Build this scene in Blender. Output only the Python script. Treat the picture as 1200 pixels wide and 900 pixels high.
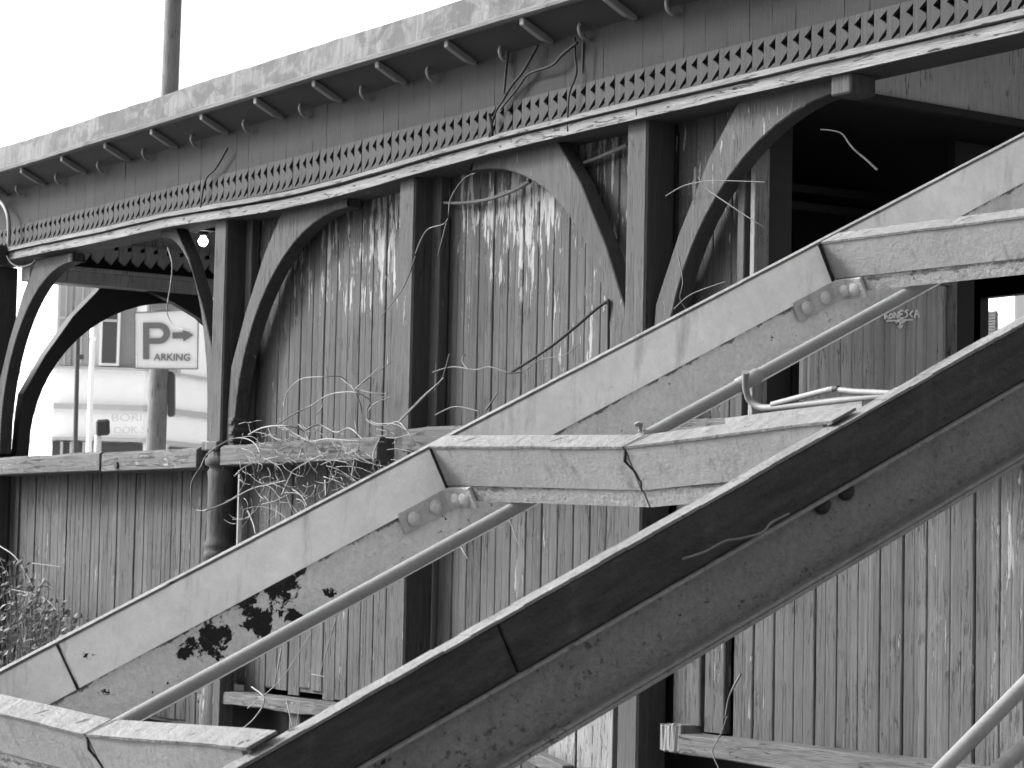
import bpy, bmesh, math, random
from math import radians, sin, cos, pi, sqrt
from mathutils import Vector, Matrix
from mathutils.geometry import tessellate_polygon
random.seed(7)
for o in list(bpy.data.objects): bpy.data.objects.remove(o)
S = bpy.context.scene
COL = S.collection

# ------------------------------------------------------------------ camera
CAM = Vector((0, -5.5, 1.6)); F = 2800.0
YAW, PIT, ROL = radians(34.8553), radians(4.1465), radians(-1.2)
fw = Vector((-cos(YAW)*cos(PIT), sin(YAW)*cos(PIT), sin(PIT)))
r0 = fw.cross(Vector((0, 0, 1))).normalized(); u0 = r0.cross(fw)
RT = cos(ROL)*r0 - sin(ROL)*u0; UP = sin(ROL)*r0 + cos(ROL)*u0
cd = bpy.data.cameras.new('camera'); cam = bpy.data.objects.new('camera', cd); COL.objects.link(cam)
M = Matrix((RT, UP, -fw)).transposed().to_4x4(); M.translation = CAM
cam.matrix_world = M
cd.sensor_width = 36; cd.lens = F/1200*36; cd.clip_end = 3000; cd.clip_start = .05
cd.dof.use_dof = True; cd.dof.focus_distance = 7.0; cd.dof.aperture_fstop = 20
S.camera = cam
# ------------------------------------------------------------------ light
SUN_AZ = Vector((-.75, -.66, 0)).normalized(); SUN_EL = radians(34)
sd = SUN_AZ*cos(SUN_EL) + Vector((0, 0, sin(SUN_EL)))
W = bpy.data.worlds.new('World'); S.world = W; W.use_nodes = True
nt = W.node_tree; nt.nodes.clear()
sky = nt.nodes.new('ShaderNodeTexSky'); sky.sky_type = 'NISHITA'; sky.sun_disc = False
sky.sun_elevation = SUN_EL; sky.sun_rotation = math.atan2(sd.x, sd.y); sky.air_density = 1.0; sky.dust_density = 6.0; sky.ozone_density = 1
bw = nt.nodes.new('ShaderNodeRGBToBW'); bg = nt.nodes.new('ShaderNodeBackground'); wo = nt.nodes.new('ShaderNodeOutputWorld')
nt.links.new(sky.outputs[0], bw.inputs[0]); nt.links.new(bw.outputs[0], bg.inputs[0]); nt.links.new(bg.outputs[0], wo.inputs[0])
bg.inputs[1].default_value = .15
ld = bpy.data.lights.new('sun', 'SUN'); ld.energy = 1.5; ld.angle = radians(11); ld.color = (1, 1, 1)
sun = bpy.data.objects.new('sun', ld); COL.objects.link(sun)
sun.rotation_euler = sd.to_track_quat('Z', 'Y').to_euler(); sun.location = (-3, -8, 12)
S.view_settings.view_transform = 'Standard'; S.view_settings.look = 'None'
S.view_settings.exposure = 1.9; S.view_settings.gamma = 1; S.view_settings.use_curve_mapping = False

# ------------------------------------------------------------------ helpers
def ray(px, py): return fw + (px-600)/F*RT - (py-450)/F*UP
def at(px, py, ax, v):
    d = ray(px, py); return CAM + d*((v-CAM[ax])/d[ax])
def aY(px, py, y=0.0): return at(px, py, 1, y)
def dp(px, py, depth): return CAM + ray(px, py)*depth

class MB:
    def __init__(s): s.v = []; s.f = []; s.sm = []
    def add(s, vs, fs, smooth=False):
        n = len(s.v); s.v += [tuple(v) for v in vs]; s.f += [tuple(i+n for i in f) for f in fs]; s.sm += [smooth]*len(fs)
    def box(s, lo, hi, fr=None):
        (a, b, c), (d, e, g) = lo, hi
        vs = [(a,b,c),(d,b,c),(d,e,c),(a,e,c),(a,b,g),(d,b,g),(d,e,g),(a,e,g)]
        if fr: vs = [fr(*v) for v in vs]
        s.add(vs, [(0,3,2,1),(4,5,6,7),(0,1,5,4),(1,2,6,5),(2,3,7,6),(3,0,4,7)])
    def bar(s, p, q, w, h, up=Vector((0,0,1))):
        p = Vector(p); q = Vector(q); d = (q-p).normalized(); a = d.cross(up).normalized()*w/2; b = a.cross(d).normalized()*h/2
        vs = [p-a-b, p+a-b, p+a+b, p-a+b, q-a-b, q+a-b, q+a+b, q-a+b]
        s.add(vs, [(0,1,2,3),(7,6,5,4),(4,5,1,0),(5,6,2,1),(6,7,3,2),(7,4,0,3)])
    def tube(s, pts, r, seg=8, r1=None, cap=True):
        pts = [Vector(p) for p in pts]; n = len(pts); rings = []
        ref = Vector((.3, .2, 1)).normalized()
        for i, p in enumerate(pts):
            t = (pts[min(i+1, n-1)]-pts[max(i-1, 0)])
            t = t.normalized() if t.length > 1e-9 else Vector((0,0,1))
            if abs(t.dot(ref)) > .98: ref = Vector((1,.1,.1)).normalized()
            a = t.cross(ref).normalized(); b = t.cross(a)
            rr = r if r1 is None else r+(r1-r)*i/max(1, n-1)
            rings.append([p+(a*cos(2*pi*k/seg)+b*sin(2*pi*k/seg))*rr for k in range(seg)])
        vs = [v for R in rings for v in R]; fs = []
        for i in range(n-1):
            for k in range(seg):
                fs.append((i*seg+k, i*seg+(k+1)%seg, (i+1)*seg+(k+1)%seg, (i+1)*seg+k))
        s.add(vs, fs, True)
        if cap: s.add(rings[0], [tuple(range(seg))]); s.add(rings[-1], [tuple(reversed(range(seg)))])
    def prism(s, poly, e, smooth=False):   # 3d planar polygon extruded by vector e
        poly = [Vector(p) for p in poly]; n = len(poly); e = Vector(e)
        tris = tessellate_polygon([poly])
        vs = poly+[p+e for p in poly]
        fs = [tuple(t) for t in tris]+[tuple(i+n for i in reversed(t)) for t in tris]
        fs += [(i, (i+1) % n, (i+1) % n+n, i+n) for i in range(n)]
        s.add(vs, fs)
    def lathe(s, c, prof, seg=24, ax=None, sq=1):
        c = Vector(c); z = (ax or Vector((0,0,1))).normalized()
        a = z.orthogonal().normalized(); b = z.cross(a); n = len(prof)
        vs = [c+z*h+(a*cos(2*pi*k/seg)+b*sin(2*pi*k/seg))*r for h, r in prof for k in range(seg)]
        fs = [(i*seg+k, i*seg+(k+1) % seg, (i+1)*seg+(k+1) % seg, (i+1)*seg+k) for i in range(n-1) for k in range(seg)]
        s.add(vs, fs, True)
        s.add(vs[:seg], [tuple(reversed(range(seg)))]); s.add(vs[-seg:], [tuple(range(seg))])
    def build(s, name, mat, parent=None, bevel=0, fix=True):
        me = bpy.data.meshes.new(name); me.from_pydata(s.v, [], s.f); me.update()
        me.polygons.foreach_set('use_smooth', s.sm)
        if fix:
            bm = bmesh.new(); bm.from_mesh(me); bmesh.ops.recalc_face_normals(bm, faces=bm.faces); bm.to_mesh(me); bm.free()
        o = bpy.data.objects.new(name, me); COL.objects.link(o)
        if mat: me.materials.append(mat)
        if parent: par(o, parent)
        if bevel:
            b = o.modifiers.new('bevel', 'BEVEL'); b.width = bevel; b.segments = 1; b.limit_method = 'ANGLE'
        return o
def root_of(o):
    while o.parent: o = o.parent
    return o
def par(o, p):
    o.parent = p
    loc = root_of(p).location if p.type == 'EMPTY' and p.parent is None else Vector((0,0,0))
    o.matrix_parent_inverse = Matrix.Translation(-loc)
def thing(name, loc, label, cat, group=None):
    o = bpy.data.objects.new(name, None); COL.objects.link(o); o.location = loc; o.empty_display_size = .1
    return tag(o, label, cat, group)
def tag(o, label, cat, group=None):
    o['label'] = label; o['category'] = cat
    if group: o['group'] = group
    return o
def struct(o, kind='structure'): o['kind'] = kind; return o
def sm(pts, k=6):     # catmull-rom through points
    P = [Vector(p) for p in pts]; out = []
    if len(P) < 3: return P
    for i in range(len(P)-1):
        a, b, c, d = P[max(i-1,0)], P[i], P[i+1], P[min(i+2, len(P)-1)]
        for j in range(k):
            t = j/k; out.append(.5*((2*b)+(c-a)*t+(2*a-5*b+4*c-d)*t*t+(3*b-a-3*c+d)*t**3))
    return out+[P[-1]]

# ------------------------------------------------------------------ materials
class NT:
    def __init__(s, name, rough=.8, spec=.3):
        s.m = bpy.data.materials.new(name); s.m.use_nodes = True; s.t = s.m.node_tree; s.b = s.t.nodes['Principled BSDF']
        s.b.inputs['Roughness'].default_value = rough; s.b.inputs['Specular IOR Level'].default_value = spec
        s.pos = s.n('ShaderNodeNewGeometry').outputs['Position']
    def n(s, t, **kw):
        x = s.t.nodes.new(t)
        for k, v in kw.items(): setattr(x, k, v)
        return x
    def put(s, sock, v):
        if isinstance(v, bpy.types.NodeSocket): s.t.links.new(v, sock)
        else:
            try: sock.default_value = v
            except Exception: sock.default_value = (v, v, v, 1) if len(sock.default_value) == 4 else (v, v, v)
    def math(s, op, a, b=0.0, c=0.0, clamp=False):
        x = s.n('ShaderNodeMath', operation=op, use_clamp=clamp); s.put(x.inputs[0], a); s.put(x.inputs[1], b); s.put(x.inputs[2], c); return x.outputs[0]
    def map(s, scale, rot=(0,0,0), vec=None):
        x = s.n('ShaderNodeMapping'); s.t.links.new(vec or s.pos, x.inputs[0]); x.inputs['Scale'].default_value = scale; x.inputs['Rotation'].default_value = rot; return x.outputs[0]
    def noise(s, vec, scale=1, detail=6, rough=.6, dist=0):
        x = s.n('ShaderNodeTexNoise'); s.t.links.new(vec, x.inputs['Vector']); x.inputs['Scale'].default_value = scale
        x.inputs['Detail'].default_value = detail; x.inputs['Roughness'].default_value = rough; x.inputs['Distortion'].default_value = dist; return x.outputs[0]
    def step(s, v, a, b, lo=0.0, hi=1.0):
        x = s.n('ShaderNodeMapRange', clamp=True); s.put(x.inputs[0], v); x.inputs[1].default_value = a; x.inputs[2].default_value = b
        x.inputs[3].default_value = lo; x.inputs[4].default_value = hi; return x.outputs[0]
    def mix(s, f, a, b):
        x = s.n('ShaderNodeMix', data_type='FLOAT'); s.put(x.inputs[0], f); s.put(x.inputs[2], a); s.put(x.inputs[3], b); return x.outputs[0]
    def near(s, p, r):    # 1 at point p falling to 0 at radius r (r may be a vector for an ellipsoid)
        v = s.n('ShaderNodeVectorMath', operation='SUBTRACT'); s.t.links.new(s.pos, v.inputs[0]); v.inputs[1].default_value = p
        w = s.n('ShaderNodeVectorMath', operation='LENGTH')
        m = s.n('ShaderNodeVectorMath', operation='MULTIPLY'); s.t.links.new(v.outputs[0], m.inputs[0])
        m.inputs[1].default_value = (1/r,)*3 if not hasattr(r, '__len__') else tuple(1/q for q in r)
        s.t.links.new(m.outputs[0], w.inputs[0]); return s.math('SUBTRACT', 1, w.outputs['Value'], clamp=True)
    def out(s, col, height=None, strength=.5, dist=.004, rough=None):
        c = s.n('ShaderNodeCombineColor'); [s.t.links.new(col, c.inputs[i]) for i in range(3)]; s.t.links.new(c.outputs[0], s.b.inputs['Base Color'])
        if height is not None:
            b = s.n('ShaderNodeBump'); b.inputs['Strength'].default_value = strength; b.inputs['Distance'].default_value = dist
            s.t.links.new(height, b.inputs['Height']); s.t.links.new(b.outputs[0], s.b.inputs['Normal'])
        if rough is not None: s.t.links.new(rough, s.b.inputs['Roughness'])
        return s.m

def flat(name, v, rough=.7, var=.12, scale=6):
    t = NT(name, rough); n = t.noise(t.pos, scale, 5)
    return t.out(t.mix(n, v*(1-var*2), v*(1+var*2)), n, .2, .003)

def wood(name, base, peelcol=.5, peel=.62, dark=.66, darkcol=.035, contrast=.35, pitch=0, axis=0, bump=.7, zone=None, zk=.14, horiz=False, off=0.0):
    t = NT(name, .82, .25); base *= .58; peelcol *= .58; darkcol *= .58
    st = (3.0, 40, 70) if horiz else (70, 70, 2.6)
    pe = (9.0, 30, 46) if horiz else (38, 38, 5.5)
    n1 = t.noise(t.map(st), 1, 10, .74); n2 = t.noise(t.map(pe), 1, 9, .66, .25); big = t.noise(t.pos, 1.6, 4, .6)
    fine = t.noise(t.map((90, 90, 12) if not horiz else (12, 60, 90)), 1, 5, .7)
    col = t.mix(t.step(n1, .3, .7), base*(1-contrast), base*(1+contrast))
    col = t.math('MULTIPLY', col, t.step(big, .3, .7, .78, 1.2))
    if pitch:
        x = t.n('ShaderNodeSeparateXYZ'); t.t.links.new(t.pos, x.inputs[0])
        f = t.math('FLOOR', t.math('DIVIDE', t.math('SUBTRACT', x.outputs[axis], off), pitch))
        wn = t.n('ShaderNodeTexWhiteNoise', noise_dimensions='1D'); t.t.links.new(f, wn.inputs['W'])
        col = t.math('MULTIPLY', col, t.step(wn.outputs[0], 0, 1, .8, 1.16))
        n2 = t.math('ADD', n2, t.step(wn.outputs[0], 0, 1, -.03, .03))
    v = t.math('ADD', n2, t.math('MULTIPLY', t.math('SUBTRACT', big, .5), .5))
    if zone:
        x2 = t.n('ShaderNodeSeparateXYZ'); t.t.links.new(t.pos, x2.inputs[0])
        v = t.math('ADD', v, t.math('MULTIPLY', t.step(x2.outputs[2], zone[0], zone[1]), zk))
    pm = t.step(v, peel, peel+.025)
    edge = t.math('MULTIPLY', t.step(v, peel-.035, peel), t.math('SUBTRACT', 1, pm))
    col = t.mix(t.math('MULTIPLY', edge, .5), col, darkcol)
    col = t.mix(pm, col, t.math('MULTIPLY', t.step(fine, .3, .7, .8, 1.15), peelcol))
    n4 = t.noise(t.map((70, 70, 9) if not horiz else (11, 55, 70)), 1, 8, .72)
    dm = t.step(n4, dark, dark+.03)
    n5 = t.noise(t.map((30, 30, 1.5) if not horiz else (1.7, 22, 30)), 1, 6, .6, .4); n6 = t.noise(t.pos, 5, 3)
    ck = t.math('MULTIPLY', t.math('SUBTRACT', 1, t.step(t.math('ABSOLUTE', t.math('SUBTRACT', n5, .5)), .003, .011)), t.step(n6, .5, .6))
    dm = t.math('MAXIMUM', dm, ck); col = t.mix(dm, col, darkcol)
    col = t.math('MULTIPLY', col, t.step(fine, .25, .75, .82, 1.16))
    h = t.math('ADD', t.math('MULTIPLY', n1, .5), t.math('MULTIPLY', fine, .5))
    h = t.math('SUBTRACT', h, t.math('MULTIPLY', pm, .45)); h = t.math('SUBTRACT', h, t.math('MULTIPLY', dm, .8))
    return t.out(col, h, min(1, bump*1.2), .014)

TH = radians(28)
PH = radians(11)
U = Vector((sin(PH)*cos(TH), cos(PH)*cos(TH), sin(TH))); X = Vector((1, 0, 0)); N = X.cross(U).normalized()
O = CAM + ray(505, 524)*5.0
def st(u, x, w=0.0): return O + U*u + X*x + N*w
def stfr(u, x, w): return st(u, x, w)
def plane_x(px, py, x=0.0):    # point on the vertical side plane of the stair at offset x
    nn = U.cross(N); d = ray(px, py); p0 = st(0, x); return CAM + d*((p0-CAM).dot(nn)/d.dot(nn))
def plane_u(px, py, u=0.0):
    nn = X.cross(N); d = ray(px, py); p0 = st(u, 0); return CAM + d*((p0-CAM).dot(nn)/d.dot(nn))

def steel(name, base, pebble=.5, rust=.74, rustcol=.02, spots=(), mott=.18, dirt=.3, dirtcol=.2, seam=None, grain=0, speck=.70):
    t = NT(name, .62, .35); base *= .58; rustcol *= .58
    big = t.noise(t.pos, 3.5, 6, .6); md = t.noise(t.pos, 20, 10, .72, .3); fine = t.noise(t.pos, 85, 6, .7); dr = t.noise(t.map((18, 18, 3)), 1, 7, .65)
    col = t.mix(big, base*(1-mott), base*(1+mott))
    col = t.math('MULTIPLY', col, t.step(md, .3, .7, .88, 1.08))
    col = t.mix(t.math('MULTIPLY', t.step(dr, .56, .72), dirt), col, dirtcol*base/.6)
    col = t.math('MULTIPLY', col, t.step(fine, .3, .7, 1-.16*pebble, 1+.08*pebble))
    if grain:
        sb = t.n('ShaderNodeVectorMath', operation='SUBTRACT'); t.t.links.new(t.pos, sb.inputs[0]); sb.inputs[1].default_value = O; cx = t.n('ShaderNodeCombineXYZ')
        for i, (ax, k) in enumerate(((U, 3.5), (X, 45), (N, 45))):
            d = t.n('ShaderNodeVectorMath', operation='DOT_PRODUCT'); t.t.links.new(sb.outputs[0], d.inputs[0]); d.inputs[1].default_value = ax
            t.t.links.new(t.math('MULTIPLY', d.outputs['Value'], k), cx.inputs[i])
        gn = t.noise(cx.outputs[0], 1, 9, .7); col = t.math('MULTIPLY', col, t.step(gn, .35, .68, 1-grain, 1+grain*1.8))
    v = t.math('ADD', t.math('MULTIPLY', t.math('SUBTRACT', md, .5), 1.9), .5) if len(spots) > 3 else md
    for p, r, k in spots: v = t.math('ADD', v, t.math('MULTIPLY', t.near(p, r), k))
    pm = t.step(v, rust, rust+.012)
    sp = t.step(t.math('ADD', t.noise(t.pos, 55, 7, .72), t.math('MULTIPLY', t.math('SUBTRACT', big, .5), .35)), speck, speck+.03)
    edge = t.math('MULTIPLY', t.step(v, rust-.03, rust), .35)
    col = t.mix(t.math('MULTIPLY', edge, t.math('SUBTRACT', 1, pm)), col, base*.45)
    col = t.mix(t.math('MULTIPLY', sp, .75), col, rustcol*2)
    col = t.mix(pm, col, t.math('MULTIPLY', t.step(fine, .3, .7, .6, 1.6), rustcol))
    if seam is not None:
        vm = t.n('ShaderNodeVectorMath', operation='DOT_PRODUCT'); sb = t.n('ShaderNodeVectorMath', operation='SUBTRACT')
        t.t.links.new(t.pos, sb.inputs[0]); sb.inputs[1].default_value = O; t.t.links.new(sb.outputs[0], vm.inputs[0]); vm.inputs[1].default_value = N
        d = t.math('ABSOLUTE', t.math('SUBTRACT', vm.outputs['Value'], seam))
        d = t.math('SUBTRACT', d, t.math('MULTIPLY', t.math('SUBTRACT', md, .5), .055))
        sm_ = t.math('SUBTRACT', 1, t.step(d, .0005, .004)); col = t.mix(t.math('MULTIPLY', sm_, .8), col, .04)
    fine2 = t.noise(t.pos, 42, 5, .65)
    h = t.math('ADD', t.math('MULTIPLY', t.math('ADD', fine, fine2), pebble*1.0), t.math('MULTIPLY', md, .1+.4*pebble)); h = t.math('SUBTRACT', h, t.math('MULTIPLY', pm, .6))
    return t.out(col, h, .9, .009, rough=t.mix(pm, .6, .95))

SP = .054; BP = .108
m_panel = wood('panel_paint', .085, .35, .66, .66, zone=(2.5, 3.05), zk=.13, pitch=BP, contrast=.3)
m_lower = wood('lower_wall_paint', .095, .26, .645, .625, pitch=BP, contrast=.28, bump=.9)
m_post = wood('post_paint', .078, .26, .64, .63, contrast=.3, bump=.6)
m_frieze = wood('frieze_paint', .014, .09, .80, .78, pitch=.124, contrast=.15, bump=.35)
m_teeth = wood('valance_paint', .045, .12, .72, .66, contrast=.25, bump=.4)
m_beam = wood('beam_paint', .185, .27, .74, .61, .02, contrast=.2, horiz=True, bump=.7)
m_head = wood('head_beam_paint', .29, .38, .7, .60, .02, contrast=.2, horiz=True, bump=.8)
m_dark = wood('side_shade_paint', .06, .2, .68, .9, .01, contrast=.3, bump=.5)
m_rail = wood('rail_timber', .12, .26, .62, .66, contrast=.4, horiz=True, bump=1)
m_sill = wood('sill_timber', .12, .26, .62, .63, contrast=.45, horiz=True, bump=1)
m_trim = wood('pale_trim', .26, .36, .6, .62, contrast=.3)
m_graf = wood('side_wall_paint', .52, .5, .8, .8, contrast=.12, pitch=SP, axis=1, bump=.3)
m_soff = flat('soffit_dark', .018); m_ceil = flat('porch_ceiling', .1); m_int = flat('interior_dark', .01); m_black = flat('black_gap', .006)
m_brk = flat('lookout_paint', .12)
m_valp = wood('cross_valance_paint', .62, .3, .8, .8, contrast=.12, bump=.3)
m_canopy = wood('canopy_panel_paint', .75, .4, .9, .85, contrast=.1, bump=.15)
t = NT('galvanised_flashing', .55, .4)
a = t.noise(t.map((6, 6, 9)), 1, 10, .68, .8); b = t.noise(t.map((34, 34, 4)), 1, 9, .74); c = t.noise(t.pos, 2.2, 4)
v = t.step(t.math('ADD', a, t.math('MULTIPLY', t.math('SUBTRACT', c, .5), .35)), .44, .56)
t.b.inputs['Specular IOR Level'].default_value = .15; m_flash = t.out(t.math('MULTIPLY', t.mix(v, .013, .062), t.step(b, .38, .62, .45, 1.35)), b, .3)
m_lip = wood('gutter_lip_paint', .18, .26, .8, .7, contrast=.2, horiz=True, bump=.4)
t = NT('tar_roofing', .9); a = t.noise(t.pos, 8, 6); m_roof = t.out(t.mix(a, .03, .08), a)

spots = [(plane_x(243, 752), .075, .34), (plane_x(262, 738), .06, .3), (plane_x(318, 722), .06, .34), (plane_x(300, 738), .05, .34), (plane_x(345, 716), .04, .3),
         (plane_x(285, 699), .045, .45), (plane_x(308, 686), .045, .5), (plane_x(330, 674), .05, .5), (plane_x(352, 664), .04, .5), (plane_x(352, 728), .05, .24), (plane_x(100, 792), .03, .36), (plane_x(120, 782), .025, .34), (plane_x(160, 760), .03, .3), (plane_x(190, 742), .03, .36), (plane_x(212, 731), .03, .36),
         (plane_x(75, 805), .04, .24), (plane_x(178, 800), .05, .2), (plane_x(392, 695), .04, .22), (plane_x(930, 397), .08, .12), (plane_x(215, 765), .05, .24)]
m_cream = steel('cream_paint_smooth', 1.22, .25, .725, mott=.28, dirt=.65, spots=[(plane_x(100, 770), .06, .2)])
m_creamweb = steel('cream_paint_pebbled', 1.12, 1, .785, spots=spots, speck=.655, seam=-.103, dirt=.35)
m_beamst = steel('cream_paint_crossbeam', .29, .2, .72, mott=.28, dirt=.8)
m_beamlow = steel('cream_paint_crossbeam_lower', .31, .6, .68, dirt=.5, seam=-.100, spots=[(plane_u(1062, 325, 1.06), .05, .2)])
m_edge = steel('weathered_top_flange', .175, .8, .645, .05, mott=.35, dirt=.8, dirtcol=.14, grain=.25)
m_slot = flat('dark_slot', .012)
m_pipe = steel('conduit_paint', .25, .1, .9, dirt=.3)
m_nband = steel('dark_bitumen_paint', .020, .7, .70, .010, mott=.6, dirt=.6, dirtcol=1.5, grain=.7)
m_nweb = steel('grey_stringer_paint', .33, 1.6, .655, .03, mott=.3, dirt=.4, speck=.60)
m_plate = steel('splice_plate_paint', .66, .8, .72, mott=.35, dirt=.8)
m_bolt = steel('bolt_paint', .72, .5, .8, dirt=.6)
m_vine = flat('dry_vine', .17, .9, .25, 20); m_vdark = flat('dark_vine', .015, .9); m_vmid = flat('grey_vine', .085, .9, .3, 20)
m_leaf = flat('dead_leaves', .14, .8, .35, 18)
m_ground = flat('earth', .12, .95, .3, 2); m_road = flat('bounce_paving', .4, .9, .15, 8)
m_white = flat('white_render', .88, .8, .03); m_offw = flat('pale_band', .42, .8, .05); m_greyw = flat('grey_recess', .22, .8, .05)
m_shop = flat('shopfront_dark', .06, .4); m_sign = flat('sign_white', .66, .5, .03); m_ink = flat('sign_grey', .12, .5, .05); m_ink2 = flat('faded_lettering', .5, .8, .04)
m_pole = flat('grey_pole', .15, .5, .06); m_dpole = flat('dark_pole', .05, .5); m_wpole = flat('white_pole', .75, .5, .03)
t = NT('window_glass', .1, .5); m_glass = t.out(t.mix(t.noise(t.pos, .6, 3), .18, .4))
t = NT('dark_window_glass', .1, .5); m_dglass = t.out(t.mix(t.noise(t.pos, .6, 3), .03, .08))
m_up = wood('utility_pole_wood', .2, .3, .9, .8, contrast=.12)
def emis(name, s):
    m = bpy.data.materials.new(name); m.use_nodes = True; b = m.node_tree.nodes['Principled BSDF']
    b.inputs['Emission Color'].default_value = (1,1,1,1); b.inputs['Emission Strength'].default_value = s; return m
m_bulb = emis('lit_bulb', 6.0)

# ------------------------------------------------------------------ ground
g = MB(); g.add([(-600,-600,0),(600,-600,0),(600,900,0),(-600,900,0)], [(0,1,2,3)]); struct(g.build('ground', m_ground))
g = MB(); g.add([(-60,-40,.004),(-17,-40,.004),(-17,80,.004),(-60,80,.004)], [(0,1,2,3)]); struct(g.build('road', m_road))  # unseen paving, paled to bounce light up onto the white building

# ------------------------------------------------------------------ station building
B = thing('timber_station_building', (-9, 0, 0), 'long derelict timber station shelter with peeling boards, sawtooth frieze and curved braces', 'building')
WY = .15
def boards(mb, p0, al, nr, length, z0, z1, pitch=BP, jit=.0025, rag=0.0, bead=True, gapp=.06, gd=.0036, bd=.0014, wk=.5):
    p0 = Vector(p0); al = Vector(al); nr = Vector(nr); n = int(math.ceil(length/pitch))
    for i in range(n):
        s0 = i*pitch; w = min(pitch, length-s0)
        if w < .02: continue
        off = random.uniform(-jit, jit); g = .002 if random.random() > gapp else .007
        lean = random.uniform(-.002, .002)
        if wk == 0: g = .0008
        prof = [(0, -gd-.002), (g, -gd), (g+.002, -.002), (g+.005, 0)]
        if wk == 0: prof = [(0, -.0012), (.0010, 0)]
        if bead and w > .08: prof += [(w*.5-.005, 0), (w*.5-.002, -bd), (w*.5+.002, -bd), (w*.5+.005, 0)]
        prof += [(w-.0010, 0), (w, -.0012)] if wk == 0 else [(w-.006, 0), (w-.003, -.002), (w-.002, -gd), (w, -gd-.002)]
        nz = 5; zz0 = z0+(random.uniform(-rag, rag) if rag else 0); vs = []
        for k in range(nz+1):
            z = zz0+(z1-zz0)*k/nz; wob = (random.uniform(-.0015, .0015)+lean*(k/nz-.5))*wk; wo2 = off+random.uniform(-.001, .001)
            for a, b in prof: v = p0+al*(s0+a+wob)+nr*(b+wo2); vs.append((v.x, v.y, z))
        m = len(prof)
        mb.add(vs, [(k*m+j, k*m+j+1, (k+1)*m+j+1, (k+1)*m+j) for k in range(nz) for j in range(m-1)])
    q = p0+al*length; e = nr*-.03; f = nr*-(gd+.006)
    a, b, c, d = p0+f, q+f, q+e, p0+e
    mb.add([(a.x,a.y,z0),(b.x,b.y,z0),(c.x,c.y,z0),(d.x,d.y,z0),(a.x,a.y,z1),(b.x,b.y,z1),(c.x,c.y,z1),(d.x,d.y,z1)],
           [(0,1,5,4),(1,2,6,5),(2,3,7,6),(3,0,4,7),(4,5,6,7),(3,2,1,0)])
XR = -3.0; XL = -13.4
ZB = 3.27; ZBT = 3.333; RAIL = 2.11
def sag(x):    # the head beam sags between the posts
    return -.05*math.exp(-((x+9.6)/1.15)**2) - .012*math.exp(-((x+11.8)/.6)**2)
# wall panels above the rail
for x0, x1 in ((-10.42, -8.72), (-8.70, -7.06), (-7.04, -6.62)):
    m = MB(); boards(m, (x0, WY, 0), (1,0,0), (0,-1,0), x1-x0, 2.08, 3.30); o = m.build('wall_panel', m_panel, B, fix=False)
m = MB(); m.box((-8.69, WY-.055, 2.1), (-8.60, WY-.006, 3.26)); m.build('panel_batten', m_post, B, .003)
m = MB(); m.box((-10.36, WY-.05, 2.1), (-10.30, WY-.006, 3.26)); m.build('panel_batten', m_post, B, .003)
m = MB(); m.box((-6.615, WY-.06, 1.9), (-6.575, WY+.02, 3.26)); m.build('door_trim', m_post, B, .003)
m = MB(); m.box((-6.555, WY-.05, 1.9), (-6.53, WY+.02, 3.1)); m.build('door_trim', m_trim, B, .002)
m = MB(); m.box((-6.575, WY-.0, 1.0), (-6.556, WY+.15, 3.26)); m.build('door_jamb', m_soff, B)
# lower wall
for x0, x1, z0 in ((-13.33, -10.52, .72), (-10.46, -8.80, .95), (-8.64, -7.12, .62)):
    m = MB(); boards(m, (x0, WY, 0), (1,0,0), (0,-1,0), x1-x0, z0, 2.03, rag=.03, gapp=.1); m.build('lower_wall', m_lower, B, fix=False)
m = MB(); boards(m, (-6.66, WY-.01, 0), (1,0,0), (0,-1,0), 3.5, .96, 2.03, rag=.008, gapp=.08); m.build('lower_wall', m_lower, B, fix=False)
m = MB(); boards(m, (-6.965, WY-.045, 0), (1,0,0), (0,-1,0), .16, 1.0, 2.03, pitch=.16); boards(m, (-6.80, WY-.03, 0), (1,0,0), (0,-1,0), .115, .98, 2.03, pitch=.115)
m.build('loose_board', m_lower, B, fix=False)
# pale broken boards low at the foot
m = MB()
for px0, px1, top, lowz in ((652, 684, 845, .5), (686, 728, 800, .5)):
    a = aY(px0, 850, .1); b = aY(px1, 850, .1); m.box((a.x, .06, lowz), (b.x, .10, a.z+.4))
m.build('broken_board', m_trim, B, .003)
m = MB(); m.bar(aY(560, 912, -.05), aY(672, 905, -.3), .2, .03); m.bar(aY(596, 872, 0), aY(666, 905, -.1), .05, .05); m.build('fallen_plank', m_sill, B, .004)
# rails
for x0, x1, zt, dy in ((-13.25, -11.63, 2.112, 0), (-11.625, -10.53, 2.106, .006), (-10.27, -8.83, 2.112, 0), (-8.645, -7.12, 2.14, .01), (-6.93, XR, 2.11, 0)):
    m = MB(); n = max(2, int((x1-x0)/.18)); vs = []
    for i in range(n+1):
        x = x0+(x1-x0)*i/n; j = random.uniform(-.006, .006); k = random.uniform(-.004, .004)
        vs += [(x, -.055+dy+j, zt-.10), (x, -.055+dy+j, zt-.012+k), (x, -.035+dy, zt+k), (x, .22, zt), (x, .22, zt-.10)]
    fs = [(i*5+a, (i+1)*5+a, (i+1)*5+(a+1) % 5, i*5+(a+1) % 5) for i in range(n) for a in range(5)]+[(0,1,2,3,4), tuple(n*5+q for q in (4,3,2,1,0))]
    m.add(vs, fs); m.build('rail', m_rail, B, .004)
m = MB(); b = aY(137, 545, -.056); m.lathe((b.x, -.053, b.z), [(0, .018), (.012, .018)], 12, Vector((0,-1,0))); m.build('rail_knot', m_black, B)
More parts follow.
